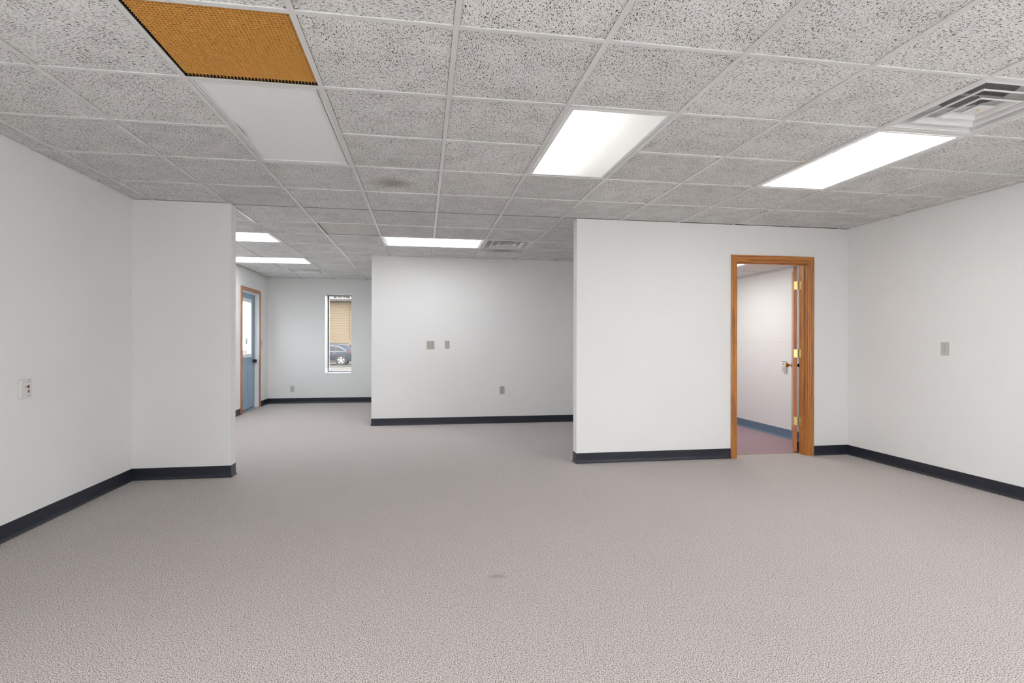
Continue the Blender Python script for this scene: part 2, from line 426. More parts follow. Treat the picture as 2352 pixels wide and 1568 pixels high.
# ------------------------------------------------------------------ ceiling fixtures
def troffer(i0, i1, j0, j1, label, lm, group='fluorescent ceiling lights', tube=False, dent=False, hide_row=None, hide_col=None):
    # a lay-in light filling the cells i0..i1, j0..j1
    for i in range(i0, i1):
        for j in range(j0, j1):
            special[(i, j)] = True
    if j1 - j0 == 2:
        for i in range(i0, i1): special[(i, j0+1)] = 'c'
    for i in range(i0+1, i1): tee_cuts.append((i, rowy(j0)+FL/2, rowy(j1)-FL/2))
    x0, x1, y0, y1 = colx(i0)+.006, colx(i1)-.006, rowy(j0)+.006, rowy(j1)-.006
    cx, cy = (x0+x1)/2, (y0+y1)/2; hw, hd = (x1-x0)/2, (y1-y0)/2
    t = thing('ceiling_light', label, 'ceiling light', (cx, cy, H), 0, group)
    zh = 0.11
    obj('housing', B((-hw, -hw+.004, -hd, hd, .004, zh), (hw-.004, hw, -hd, hd, .004, zh), (-hw+.004, hw-.004, -hd, -hd+.004, .004, zh),
        (-hw+.004, hw-.004, hd-.004, hd, .004, zh), (-hw, hw, -hd, hd, zh, zh+.004)), WHITE_METAL, t)
    fw_, e = .021, .012
    fr = bmesh.new()
    for s_ in (0, 1):     # two nested rims: the door frame and its raised inner lip
        o_ = .0075 + s_*.017; w_ = .013; zz0, zz1 = (.0035, .012) if s_ == 0 else (.0015, .012)
        bx(fr, -hw+o_, -hw+o_+w_, -hd+o_, hd-o_, zz0, zz1); bx(fr, hw-o_-w_, hw-o_, -hd+o_, hd-o_, zz0, zz1)
        bx(fr, -hw+o_+w_, hw-o_-w_, -hd+o_, -hd+o_+w_, zz0, zz1); bx(fr, -hw+o_+w_, hw-o_-w_, hd-o_-w_, hd-o_, zz0, zz1)
    obj('lens_frame', fr, WHITE_METAL, t)
    q = .0375
    if dent:
        bm = bmesh.new(); nx, ny = 24, 40; g = []
        for b in range(ny+1):
            row = []
            for a in range(nx+1):
                u, v = -hw+q-.004+(2*hw-2*q+.008)*a/nx, -hd+q-.004+(2*hd-2*q+.008)*b/ny
                du, dv = (u+hw-.03)/.11, (v-.10)/.13
                row.append(bm.verts.new((u, v, .0075 + .012*math.exp(-du*du-dv*dv))))
            g.append(row)
        for b in range(ny):
            for a in range(nx): bm.faces.new((g[b][a], g[b+1][a], g[b+1][a+1], g[b][a+1]))
        obj('lens', bm, lm, t, smooth=True)
    else:
        obj('lens', B((-hw+q-.004, hw-q+.004, -hd+q-.004, hd-q+.004, .006, .009)), lm, t)
    if tube:
        for xx in (-.135,):
            bm = bmesh.new(); cyl(bm, (xx, 0, .07), .016, 2*hd-.06, 'y', 12); obj('lamp_tube', bm, TUBE, t, smooth=True)
    return t
troffer(1, 2, 0, 2, 'half-lit fluorescent ceiling light, brighter on its left side, right of the centre', LENS_HALF, tube=True)
troffer(4, 5, 0, 2, 'brightly lit long ceiling light beside the large square air diffuser', LENS_MAIN)
troffer(-2, -1, 0, 2, 'unlit ceiling light with dented white lens beside the gold grille', LENS_OFF, dent=True)
troffer(-1, 1, 6, 7, 'lit wide ceiling light above the plain middle wall with outlets', LENS_FAR)
troffer(-5, -3, 6, 7, 'lit ceiling light just past the left partition, the nearer of two', LENS_FAR)
troffer(-5, -3, 9, 10, 'lit ceiling light in front of the farthest small air diffuser', LENS_FAR)
for (a, b, c, d), s_ in (((-2, -1, -6, -4), 'above the viewer, left'), ((1, 2, -6, -4), 'above the viewer, right')):  # unseen lights added to brighten the front room
    troffer(a, b, c, d, 'lit ceiling light overhead behind the photographer, ' + s_.split(', ')[1] + ' one of two', LENS_MAIN)

def eggcrate(i, j, label, m, n=39, hgt=.012, backing=None):
    special[(i, j)] = True
    x0, x1, y0, y1 = colx(i)+.012, colx(i+1)-.012, rowy(j)+.012, rowy(j+1)-.012
    t = thing('air_grille', label, 'air grille', ((x0+x1)/2, (y0+y1)/2, H)); hw, hd = (x1-x0)/2, (y1-y0)/2
    z0 = .005; bm = bmesh.new(); p = 2*hw/n; th = .0011
    for k in range(1, n): bx(bm, -hw+k*p-th/2, -hw+k*p+th/2, -hd, hd, z0, z0+hgt)
    nd = int(round(2*hd/p))
    for k in range(1, nd-1):
        y = -hd + k*p
        for a in range(n): pass
        bx(bm, -hw+p*.5, hw, y-th/2, y+th/2, z0+.0004, z0+hgt-.0004)
    g = obj('louver_grid', bm, m, t); g['kind'] = 'stuff'
    obj('collar', B((-hw-.006, -hw, -hd-.006, hd+.006, .003, .06), (hw, hw+.006, -hd-.006, hd+.006, .003, .06), (-hw, hw, -hd-.006, -hd, .003, .06),
        (-hw, hw, hd, hd+.006, .003, .06), (-hw-.006, hw+.006, -hd-.006, hd+.006, .06, .064)), backing or DARK, t)
    return t
eggcrate(-2, -1, 'gold egg-crate air grille at the top left of the ceiling', GOLD, 39, .013)
eggcrate(-2, 5, 'silver egg-crate air grille in the far ceiling before the window room', SILVER, 30, .014, GREY_METAL)

def diffuser(i, j, label):
    special[(i, j)] = True
    x0, x1, y0, y1 = colx(i)+.008, colx(i+1)-.008, rowy(j)+.008, rowy(j+1)-.008
    t = thing('air_diffuser', label, 'air vent', ((x0+x1)/2, (y0+y1)/2, H), 0, 'square ceiling air diffusers')
    hw, hd = (x1-x0)/2, (y1-y0)/2
    def frustum(bm, a, za, b, zb):
        A = [bm.verts.new((sx*a*hw, sy*a*hd, za)) for sx, sy in ((-1,-1),(1,-1),(1,1),(-1,1))]
        Bv = [bm.verts.new((sx*b*hw, sy*b*hd, zb)) for sx, sy in ((-1,-1),(1,-1),(1,1),(-1,1))]
        for k in range(4): bm.faces.new((A[k], A[(k+1)%4], Bv[(k+1)%4], Bv[k]))
        return A, Bv
    def shell(name, prof, m):
        bm = bmesh.new(); prev = None
        for (a, za), (b, zb) in zip(prof, prof[1:]): frustum(bm, a, za, b, zb)
        bmesh.ops.remove_doubles(bm, verts=bm.verts, dist=1e-5)
        o = obj(name, bm, m, t)
        sm = o.modifiers.new('thickness', 'SOLIDIFY'); sm.thickness = .0025; sm.offset = 0
        return o
    shell('frame', [(1.0, .0035), (.93, .0035), (.90, .0010), (.885, .006)], WHITE_METAL)
    # the cone behind the rings: slopes up to a round neck
    bm = bmesh.new()
    k = 32; rings = [[], [], []]
    for a in range(k):
        an = 2*math.pi*a/k; c, s_ = math.cos(an), math.sin(an); mx = max(abs(c), abs(s_))
        rings[0].append(bm.verts.new((.885*hw*c/mx, .885*hd*s_/mx, .006)))
        rings[1].append(bm.verts.new((.80*hw*c/mx, .80*hd*s_/mx, .085)))
        rings[2].append(bm.verts.new((.155*c, .155*s_, .100)))
    for q0, q1 in zip(rings, rings[1:]):
        for a in range(k): bm.faces.new((q0[a], q0[(a+1)%k], q1[(a+1)%k], q1[a]))
    obj('back_pan', bm, WHITE_METAL, t)
    bm = bmesh.new(); lathe(bm, [(.158, .098), (.170, .098), (.170, .088), (.158, .088)], 'z', 32)
    obj('neck_collar', bm, DUCT, t)
    bm = bmesh.new(); cyl(bm, (0, 0, .18), .154, .148, 'z', 32)
    bmesh.ops.delete(bm, geom=[f for f in bm.faces if f.normal.z < -.9], context='FACES_ONLY')
    obj('duct_neck', bm, DARK, t)
    for rad, top in ((.675, .56), (.40, .29)):
        shell('louver_ring', [(rad+.015, .004), (rad, .0012), (rad-.03, .003), (top, .026)], WHITE_METAL)
    bm = bmesh.new(); bx(bm, -.17*hw, .17*hw, -.17*hd, .17*hd, .002, .0045); frustum(bm, .17, .0045, .10, .018)
    obj('centre_plate', bm, WHITE_METAL, t)
    bm = bmesh.new(); cyl(bm, (0, 0, .055), .004, .11, 'z', 8); obj('hanger_rod', bm, SCREW, t)
    bm = bmesh.new(); cyl(bm, (0, 0, .0005), .007, .003, 'z', 10); obj('centre_screw', bm, BRASS, t)
    obj('support_bar', B((-.56*hw, .56*hw, -.006, .006, .075, .080)), GREY_METAL, t)
    return t
diffuser(4, -1, 'large white square air diffuser at the upper right, next to a lit ceiling light')
diffuser(1, 6, 'white square air diffuser right of the wide light, above the middle wall')
diffuser(-4, 11, 'small white air diffuser in the far room near the window wall')
build_ceiling()

# office ceiling (lower) with its own tees, tiles and light
OZ = 2.138
oc = struct(obj('ceiling_office', B((XN+.12, XR, YR+TR, YM, OZ+.13, OZ+.16)), mat('office_deck', (0.2, 0.2, 0.2), 0.9)))
ox = [XN+.12, 3.26, 3.87, XR]; oy = [YR+TR, 5.42, 6.03, 6.64, 7.25, 7.86, YM]
for a in range(3):
    for b in range(6):
        if (a, b) in ((1, 3), (1, 2)): continue
        if oy[b+1]-oy[b] < .05: continue
        link('ceiling_tile', mesh('ceiling_tile', B((ox[a]+.003, ox[a+1]-.003, oy[b]+.003, oy[b+1]-.003, OZ+.003, OZ+.018)), TILE_SMOOTH), oc)
for a in (1, 2): obj('main_tee', B((ox[a]-.012, ox[a]+.012, YR+TR, YM, OZ, OZ+.003)), TEE, oc)
for b in range(1, 6):
    for a in range(3): obj('cross_tee', B((ox[a]+.012, ox[a+1]-.012, oy[b]-.012, oy[b]+.012, OZ+.0002, OZ+.003)), TEE, oc)
obj('wall_angle', B((XR-.022, XR, YR+TR, YM, OZ-.001, OZ+.003), (XR-.003, XR, YR+TR, YM, OZ-.024, OZ-.001)), TEE, oc)
t = thing('ceiling_light', 'lit ceiling light inside the office, seen through the open doorway', 'ceiling light', (3.565, 6.64, OZ), 0, 'fluorescent ceiling lights')
obj('housing', B((-.29, .29, -.595, .595, .10, .104), (-.29, -.286, -.595, .595, .012, .10), (.286, .29, -.595, .595, .012, .10), (-.286, .286, -.595, -.591, .012, .10), (-.286, .286, .591, .595, .012, .10)), WHITE_METAL, t)
obj('lens_frame', B((-.29, -.27, -.595, .595, .003, .011), (.27, .29, -.595, .595, .003, .011), (-.27, .27, -.595, -.575, .003, .011), (-.27, .27, .575, .595, .003, .011)), WHITE_METAL, t)
obj('lens', B((-.272, .272, -.577, .577, .005, .008)), LENS_OFFICE, t)

# ------------------------------------------------------------------ office doorway: oak trim and open door
def casing(name, parent, m, side, y_face, x_in0, x_in1, z_in, out, width=.066):
    # profile across the width (0 inner edge -> width), thickness
    prof = [(0, .008), (.004, .0115), (.016, .0115), (.020, .0085), (.024, .013), (.046, .0145), (.052, .0175), (width-.003, .0175), (width, .015)]
    bm = bmesh.new()
    def P(wd, th, where, end):
        y = y_face + out*th
        if where == 'left':  return (x_in0-wd, y, 0 if end == 0 else z_in+wd)
        if where == 'right': return (x_in1+wd, y, 0 if end == 0 else z_in+wd)
        return ((x_in0-wd) if end == 0 else (x_in1+wd), y, z_in+wd)
    pr = [(0, 0)] + prof + [(width, 0)]
    A = [bm.verts.new(P(w_, t_, side, 0)) for w_, t_ in pr]; C = [bm.verts.new(P(w_, t_, side, 1)) for w_, t_ in pr]
    n = len(pr)
    for k in range(n): bm.faces.new((A[k], C[k], C[(k+1)%n], A[(k+1)%n]))
    bm.faces.new(A); bm.faces.new(C[::-1])
    return obj(name, bm, m, parent)
JX0, JX1, JZ = 3.216, 4.026, 2.035             # clear opening
tr = struct(obj('trim_1', B((DX0, JX0, YR, YR+TR, 0, JZ)), OAK_Z))     # hinge-free jamb carries the rest of the frame
obj('jamb', B((JX1, DX1, YR, YR+TR, 0, JZ)), OAK_Z, tr)
obj('head_jamb', B((DX0, DX1, YR, YR+TR, JZ, DZ)), OAK_X, tr)
sy0, sy1 = YR+.045, YR+.08
obj('door_stop', B((JX0, JX0+.011, sy0, sy1, 0, JZ)), OAK_Z, tr)
obj('door_stop', B((JX1-.011, JX1, sy0, sy1, 0, JZ)), OAK_Z, tr)
obj('door_stop', B((JX0+.011, JX1-.011, sy0, sy1, JZ-.011, JZ)), OAK_X, tr)
for side, m in (('left', OAK_Z), ('right', OAK_Z), ('head', OAK_X)):
    casing('casing', tr, m, side, YR, JX0-.004, JX1+.004, JZ+.004, -1)
    casing('casing', tr, m, side, YR+TR, JX0-.004, JX1+.004, JZ+.004, 1)
obj('carpet_seam_strip', B((JX0, JX1, YR+.136, YR+.150, 0, .0025)), mat('seam_strip_tan', (0.33, 0.25, 0.18), 0.6), tr)

ang = math.radians(35.0)                      # swung past square, almost to the side wall
door = link('door_1', None, None, (4.0215, 5.358, 0), (0, 0, -ang)); struct(door, 'oak office door standing open, seen along its hinge edge'); door.empty_display_size = .1
TD, LD = .035, .78
# local: +y runs along the slab away from the hinge, -x is the visible face
slab = obj('slab', B((-.007-TD, -.007, .004, LD, .012, 2.028)), DOOR_EDGE, door, bevel=.0015)
def knob(parent, y, z, sgn, m, x0):
    bm = bmesh.new()
    lathe(bm, [(.0, 0), (.032, 0), (.032, .004), (.012, .008), (.010, .022), (.016, .032), (.026, .045), (.027, .058), (.020, .066), (.0, .067)], 'x', 20)
    bmesh.ops.remove_doubles(bm, verts=bm.verts, dist=1e-5)
    if sgn < 0: bmesh.ops.scale(bm, vec=(-1, 1, 1), verts=bm.verts)
    o = obj('knob', bm, m, parent, smooth=True, loc=(x0, y, z)); return o
kn = knob(slab, LD-.065, .925, -1, BRASS_DARK, -.007-TD); kn['label'] = 'brass door knob'
kn = knob(slab, LD-.065, .925, 1, BLACK_METAL, -.007); kn['label'] = 'dark door knob'
for z in (.345, 1.08, 1.82):
    hg = obj('hinge', B((-.007-TD+.004, -.0035, .0015, .0040, z-.044, z+.044)), BRASS, door)
    bm = bmesh.new()
    for k in range(5): cyl(bm, (.001, -.004, z-.036+k*.018), .0062, .0168, 'z', 10)
    obj('hinge_barrel', bm, BRASS, hg)
    bm = bmesh.new()
    for yy, zz in ((-.028, -.034), (-.034, 0), (-.028, .034)): cyl(bm, (yy, .0008, z+zz), .003, .002, 'y', 8)
    obj('screw', bm, SCREW, hg)
    # leaf on the jamb, in the frame's own axes
    obj('hinge_leaf', B((JX1-.0022, JX1, 5.300, 5.345, z-.044, z+.044)), BRASS, tr)

# ------------------------------------------------------------------ outside door (blue steel, glazed)
ftr = struct(obj('trim_2', B((XF-.15, XF, EY0, EY0+.02, 0, EZ-.02)), WHITE_WOOD))
obj('jamb', B((XF-.15, XF, EY1-.02, EY1, 0, EZ-.02)), WHITE_WOOD, ftr)
obj('head_jamb', B((XF-.15, XF, EY0, EY1, EZ-.02, EZ)), WHITE_WOOD, ftr)
ca, cb, cz = EY0+.006, EY1-.006, EZ-.012
def casing_x(side, m):
    wd, th = .064, .016; bm = bmesh.new()
    if side == 'head':
        A = [(ca, cz), (cb, cz), (cb+wd, cz+wd), (ca-wd, cz+wd)]
    elif side == 'near': A = [(ca, 0), (ca, cz), (ca-wd, cz+wd), (ca-wd, 0)]
    else: A = [(cb, 0), (cb+wd, 0), (cb+wd, cz+wd), (cb, cz)]
    prism(bm, A, 'x', XF, XF+th); return obj('casing', bm, m, ftr)
casing_x('near', DOOR_WOOD2Z); casing_x('far', DOOR_WOOD2Z); casing_x('head', DOOR_WOOD2)
obj('threshold', B((XF-.15, XF+.02, EY0+.02, EY1-.02, 0, .014)), ALU, ftr)
obj('strike_plate', B((XF-.075, XF-.05, EY1-.0212, EY1-.02, .81, .88)), SCREW, ftr)
XD = XF-.08; DY0, DY1 = EY0+.024, EY1-.024
d2 = struct(link('door_2', None, None, (XD, DY0, 0)), 'pale blue steel door with glazed upper half'); d2.empty_display_size = .1
W2 = DY1-DY0; th2 = .044
gy0, gy1, gz0, gz1 = .175, W2-.175, .93, 1.93
obj('slab', B((-th2, 0, 0, gy0, .018, 2.032), (-th2, 0, gy1, W2, .018, 2.032), (-th2, 0, gy0, gy1, .018, gz0), (-th2, 0, gy0, gy1, gz1, 2.032)), DOOR_BLUE, d2)
e_ = .05
obj('lite_frame', B((.0005, .012, gy0-.012, gy0+e_, gz0-.012, gz1+.012), (.0005, .012, gy1-e_, gy1+.012, gz0-.012, gz1+.012),
    (.0005, .012, gy0+e_, gy1-e_, gz0-.012, gz0+e_), (.0005, .012, gy0+e_, gy1-e_, gz1-e_, gz1+.012)), WHITE_WOOD, d2, bevel=.003)
obj('lite_liner', B((-th2-.008, .0005, gy0+.001, gy0+e_, gz0+.001, gz1-.001), (-th2-.008, .0005, gy1-e_, gy1-.001, gz0+.001, gz1-.001),
    (-th2-.008, .0005, gy0+e_, gy1-e_, gz0+.001, gz0+e_), (-th2-.008, .0005, gy0+e_, gy1-e_, gz1-e_, gz1-.001)), WHITE_WOOD, d2)
gl = obj('glass', B((-.026, -.020, gy0+e_, gy1-e_, gz0+e_, gz1-e_)), DOOR_GLASS, d2)
obj('sticker', B((-.0195, -.0188, .50, .60, 1.145, 1.255)), mat('sticker_grey', (0.75, 0.8, 0.83), 0.6), gl)
def arched(y0, y1, z0, z1, n=8):
    pts = [(y0, z0), (y1, z0), (y1, z1-.035)]
    for k in range(1, n): 
        u = k/n; pts.append((y1+(y0-y1)*u, z1-.035+.035*math.sin(math.pi*u)**1.2))
    return pts + [(y0, z1-.035)]
for a, b in ((.14, .40), (W2-.40, W2-.14)):
    bm = bmesh.new(); prism(bm, arched(a, b, .24, .77), 'x', -.001, .003)
    pnl = obj('raised_panel', bm, DOOR_BLUE, d2)
    bm = bmesh.new(); prism(bm, arched(a+.035, b-.035, .285, .73), 'x', .003, .009)
    obj('panel_field', bm, DOOR_BLUE, pnl)
kb = bmesh.new(); lathe(kb, [(.0, 0), (.033, 0), (.033, .005), (.013, .010), (.012, .028), (.024, .038), (.029, .052), (.024, .064), (.0, .066)], 'x', 20)
obj('knob', kb, BLACK_METAL, d2, smooth=True, loc=(0, W2-.06, .845))['label'] = 'dark door knob'
obj('door_sweep', B((-.03, .004, 0.01, W2-.01, .0145, .019)), SLOT, d2)
obj('weather_strip', B((-.002, .004, W2-.001, W2+.004, .02, 2.03)), SLOT, d2)

# ------------------------------------------------------------------ window with blind
yw = YF+.30
win = struct(obj('window_1', B((WX0, WX0+.03, yw, yw+.05, WZ0, WZ1), (WX1-.03, WX1, yw, yw+.05, WZ0, WZ1),
    (WX0+.03, WX1-.03, yw, yw+.05, WZ0, WZ0+.03), (WX0+.03, WX1-.03, yw, yw+.05, WZ1-.018, WZ1)), GREY_FRAME))
obj('pane', B((WX0+.03, WX1-.03, yw+.022, yw+.028, WZ0+.03, WZ1-.018)), GLASS, win)
obj('reveal_liner', B((WX0, WX0+.002, YF, yw, WZ0, WZ1), (WX1-.002, WX1, YF, yw, WZ0, WZ1), (WX0+.002, WX1-.002, YF, yw, WZ0, WZ0+.002), (WX0+.002, WX1-.002, YF, yw, WZ1-.002, WZ1)), WHITE_WOOD, win)
bl = thing('window_blind', 'cream horizontal slat blind hanging in the narrow far window', 'blind', ((WX0+WX1)/2, YF+.265, WZ1-.003))
bw = (WX1-WX0)/2-.012
obj('headrail', B((-bw, bw, -.014, .014, -.018, -.0002)), GREY_FRAME, bl)
sm_ = mesh('slat', B((-bw, bw, -.0125, .0125, -.0004, .0004)), SLAT)
zb = .692 - (WZ1-.003); zt = -.045; ns = 66
for k in range(ns):
    link('slat', sm_, bl, (0, 0, zt+(zb+.02-zt)*k/(ns-1)), (math.radians(-7), 0, 0))
o = obj('bottom_rail', B((-bw-.004, bw, -.012, .012, -.005, .005)), RAIL, bl); o.location = (0, 0, zb); o.rotation_euler = (0, -.018, 0)
for x in (-.15, .12): obj('ladder_cord', B((x-.0008, x+.0008, -.0135, -.0120, zb, -.03)), SLAT, bl)
bm = bmesh.new(); cyl(bm, (.175, -.020, -.46), .0035, .86, 'z', 8); obj('tilt_wand', bm, RAIL, bl)
obj('pull_cord', B((.2155, .2170, -.020, -.0185, -1.20, -.03)), SLAT, bl)
bm = bmesh.new(); cyl(bm, (.2162, -.0195, -1.22), .004, .04, 'z', 8, .0065); obj('cord_tassel', bm, RAIL, bl)

# ------------------------------------------------------------------ wall plates (local: x right, z up, -y into the room)
ROT = {'-y': 0.0, '+x': math.pi/2, '-x': -math.pi/2}
def plate(name, label, cat, loc, face, m, wd=.072, ht=.116, kind='duplex', th=.006, slot=SLOT):
    t = thing(name, label, cat, loc, ROT[face])
    c = obj('cover_plate', B((-wd/2, wd/2, -th, 0, -ht/2, ht/2)), m, t, bevel=.0018)
    cols = {'duplex': [0], 'quad': [-.023, .023]}.get(kind, [])
    for x in cols:
        for z in (-.0195, .0195):
            bm = bmesh.new(); prism(bm, [(x+.0165*math.cos(a), z+max(-.0135, min(.0135, .0172*math.sin(a)))) for a in [2*math.pi*k/20 for k in range(20)]], 'y', -th-.0022, -th+.0002)
            rc = obj('receptacle', bm, m, t)
            q = bmesh.new(); f = -th-.0026
            for dx, hh in ((-.0062, .0046), (.0062, .0040)): bx(q, x+dx-.0013, x+dx+.0013, f, f+.0006, z+.004-hh, z+.004+hh)
            cyl(q, (x, f+.0003, z-.0075), .0026, .0006, 'y', 10)
            obj('slots', q, slot, rc)
        bm = bmesh.new(); cyl(bm, (x, -th-.0005, 0), .003, .0015, 'y', 10); obj('screw', bm, SCREW, t)
    if kind == 'switch':
        obj('toggle', B((-.005, .005, -th-.010, -th+.0005, -.004, .012)), m, t, bevel=.001)
        obj('toggle_surround', B((-.0085, .0085, -th-.001, -th+.0003, -.0165, .0165)), m, t)
    if kind in ('blank', 'switch'):
        for z in (-.042, .042):
            bm = bmesh.new(); cyl(bm, (0, -th-.0004, z), .003, .0012, 'y', 10); obj('screw', bm, SCREW, t)
    return t
plate('wall_outlet', 'square four-socket beige outlet on the middle wall', 'outlet', (.1085, YM, 1.152), '-y', BEIGE_PL, .113, .114, 'quad')
plate('blank_wall_plate', 'narrow blank beige plate beside the four-socket outlet', 'wall plate', (.3475, YM, 1.155), '-y', BEIGE_PL, .068, .113, 'blank')
plate('wall_outlet', 'beige double outlet low on the right half of the middle wall', 'outlet', (1.155, YM, .487), '-y', BEIGE_PL, .070, .114, 'duplex')
plate('wall_outlet', 'small grey outlet below and left of the narrow far window', 'outlet', (-2.4925, YF, .278), '-y', BEIGE_LIGHT, .072, .117, 'duplex', slot=SLOT_SOFT)
plate('light_switch', 'light switch on the wall just right of the pale blue door', 'light switch', (XF, 10.67, 1.152), '+x', BEIGE_LIGHT, .072, .114, 'switch')
plate('wall_outlet', 'light grey double outlet at chest height on the right wall', 'outlet', (XR, 4.106, 1.148), '-x', BEIGE_LIGHT, .074, .116, 'duplex', slot=SLOT_SOFT)
# data jack box on the left wall
t = thing('data_jack_plate', 'white jack plate with brass and dark sockets on the left wall', 'wall plate', (XL, 3.867, .899), ROT['+x'])
obj('box', B((-.047, .047, -.020, 0, -.058, .058)), WHITE_PL, t, bevel=.003)
bm = bmesh.new(); cyl(bm, (-.014, -.025, .012), .0048, .012, 'y', 12); o = obj('coax_socket', bm, BRASS, t); o['label'] = 'brass threaded coax socket'
bm = bmesh.new(); cyl(bm, (-.014, -.0315, .012), .0026, .0015, 'y', 10); obj('socket_hole', bm, SLOT, o)
obj('jack', B((.008, .021, -.0212, -.018, .004, .022)), RED_JACK, t)['label'] = 'dark red jack opening'
obj('jack', B((.009, .021, -.0212, -.018, -.026, -.008)), GREY_JACK, t)['label'] = 'dark grey jack opening'
for x, z in ((.0, .043), (.0, -.043)):
    bm = bmesh.new(); cyl(bm, (x, -.0203, z), .003, .0015, 'y', 10); obj('screw', bm, SCREW, t)
for z in (.045, -.046): obj('label_slot', B((.021, .0245, -.0207, -.0195, z-.007, z+.007)), GREY_JACK, t)
# thermostat in the office
t = thing('thermostat', 'white thermostat on the office side wall, left of the brass knob', 'thermostat', (XR, 6.238, .899), ROT['-x'])
obj('case', B((-.036, .036, -.028, 0, -.063, .063)), WHITE_PL, t, bevel=.004)
obj('top_slot', B((-.032, .032, -.0285, -.018, .058, .064)), SLOT, t)
obj('lower_cover', B((-.028, .028, -.031, -.027, -.050, .000)), BEIGE_LIGHT, t, bevel=.002)
obj('display', B((-.014, .014, -.0292, -.0275, .018, .040)), mat('display_grey', (0.35, 0.36, 0.35), 0.3), t)

# ------------------------------------------------------------------ outside: ground, landing, building, car, trees
GZ = -0.60
def make_ground():
    m = mat('pale_concrete', (0.5, 0.46, 0.41), 1.0, spec=0.0); n = N(m); v = n.coord()
    n.base(n.ramp(n.noise(v, 1.2, 5, 0.65), [(0.3, (0.075, 0.070, 0.063)), (0.7, (0.112, 0.105, 0.095))])); return m
struct(obj('ground', B((-90, 60, 11.52, 120, GZ-.2, GZ), (-90, XF-.16, 6.0, 11.52, GZ-.2, GZ)), make_ground()))
struct(obj('sidewalk', B((-40, 40, -40, YB-.16, GZ-.2, GZ), (XR+.16, 40, YB-.16, 11.52, GZ-.2, GZ), (-40, XL-.16, YB-.16, 6.0, GZ-.2, GZ)), mat('bright_concrete', (0.55, 0.54, 0.52), 1.0, spec=0.0)))  # unseen pale slab added to bounce daylight up onto the ceiling
struct(obj('landing', B((-4.7, XF-.15, 9.2, 10.9, GZ, -.02)), mat('landing_concrete', (0.55, 0.53, 0.5), 0.9)))
def make_siding():
    m = mat('tan_siding', (0.62, 0.45, 0.27), 0.7); n = N(m)
    wv = n.new('ShaderNodeTexWave', wave_type='BANDS', bands_direction='Z', wave_profile='SAW'); wv.inputs['Scale'].default_value = 1.55
    n.lk(n.coord(), wv.inputs['Vector'])
    n.base(n.mix(wv.outputs['Fac'], (0.172, 0.129, 0.078), (0.15, 0.11, 0.065))); n.bump(wv.outputs['Fac'], 0.5, 0.01); return m
bld = thing('garage_building', 'tan sided building standing behind the parked vehicle outside the window', 'building', (-3, 50, GZ))
obj('wall', B((-9, 9, 0, 9, 0, 5.40)), make_siding(), bld)
bm = bmesh.new(); prism(bm, [(-.45, 5.42), (9.45, 5.42), (4.5, 5.62)], 'x', -9.4, 9.4); obj('roof', bm, mat('roof_shingle_grey', (0.12, 0.115, 0.11), 0.9), bld)
obj('gutter', B((-9.4, 9.4, -.58, -.46, 5.32, 5.56)), mat('gutter_brown', (0.06, 0.05, 0.045), 0.6), bld)

PAINT = mat('slate_blue_paint', (0.022, 0.027, 0.038), 0.35, spec=0.35)
CAR_GLASS = mat('tinted_glass', (0.012, 0.014, 0.018), 0.12, spec=0.4)
CHROME = mat('chrome', (0.3, 0.3, 0.31), 0.25, metal=1.0)
RUBBER = mat('tyre_rubber', (0.02, 0.02, 0.022), 0.8)
PLASTIC = mat('black_trim', (0.025, 0.025, 0.028), 0.6)
RIM = mat('silver_rim', (0.3, 0.3, 0.31), 0.4, metal=0.3)
TAIL = mat('tail_light_red', (0.30, 0.02, 0.015), 0.35)
car = thing('parked_suv', 'dark slate-blue vehicle parked outside, seen through the far window', 'car', (-5.20, 43.93, GZ))
# local: -x forward, x=0 at the rear bumper; y=-.93 is the near side
def sec(s, hw, sill, belt, hwt, top):
    return [(-s, -hw*.94, sill), (-s, -hw, sill+.22), (-s, -hw*1.0, belt-.12), (-s, -hw*.985, belt), (-s, -hwt, max(top-.07, belt+.01)), (-s, -hwt*.82, max(top-.015, belt+.02)), (-s, 0, max(top, belt+.03)),
            (-s, hwt*.82, max(top-.015, belt+.02)), (-s, hwt, max(top-.07, belt+.01)), (-s, hw*.985, belt), (-s, hw, belt-.12), (-s, hw, sill+.22), (-s, hw*.94, sill)]
stations = [(0.0, .74, .42, 1.02, .66, 1.06), (.06, .84, .32, 1.05, .68, 1.14), (.22, .90, .30, 1.06, .70, 1.36), (.42, .92, .29, 1.05, .71, 1.55), (.62, .93, .28, 1.03, .72, 1.60), (1.2, .93, .27, 1.01, .73, 1.64),
            (2.0, .93, .26, .99, .73, 1.65), (2.6, .93, .26, .98, .72, 1.60), (3.0, .93, .26, .97, .74, 1.38), (3.42, .92, .27, .97, .78, 1.08), (3.9, .91, .28, .94, .70, 1.00), (4.4, .87, .30, .84, .62, .92), (4.62, .76, .34, .70, .55, .76), (4.68, .66, .42, .60, .5, .62)]
bm = bmesh.new(); rows = [[bm.verts.new(p) for p in sec(*q)] for q in stations]
for a, b in zip(rows, rows[1:]):
    for k in range(12): bm.faces.new((a[k], a[k+1], b[k+1], b[k]))
    bm.faces.new((a[12], a[0], b[0], b[12]))
bm.faces.new(rows[0]); bm.faces.new(rows[-1][::-1])
obj('body', bm, PAINT, car, smooth=True)
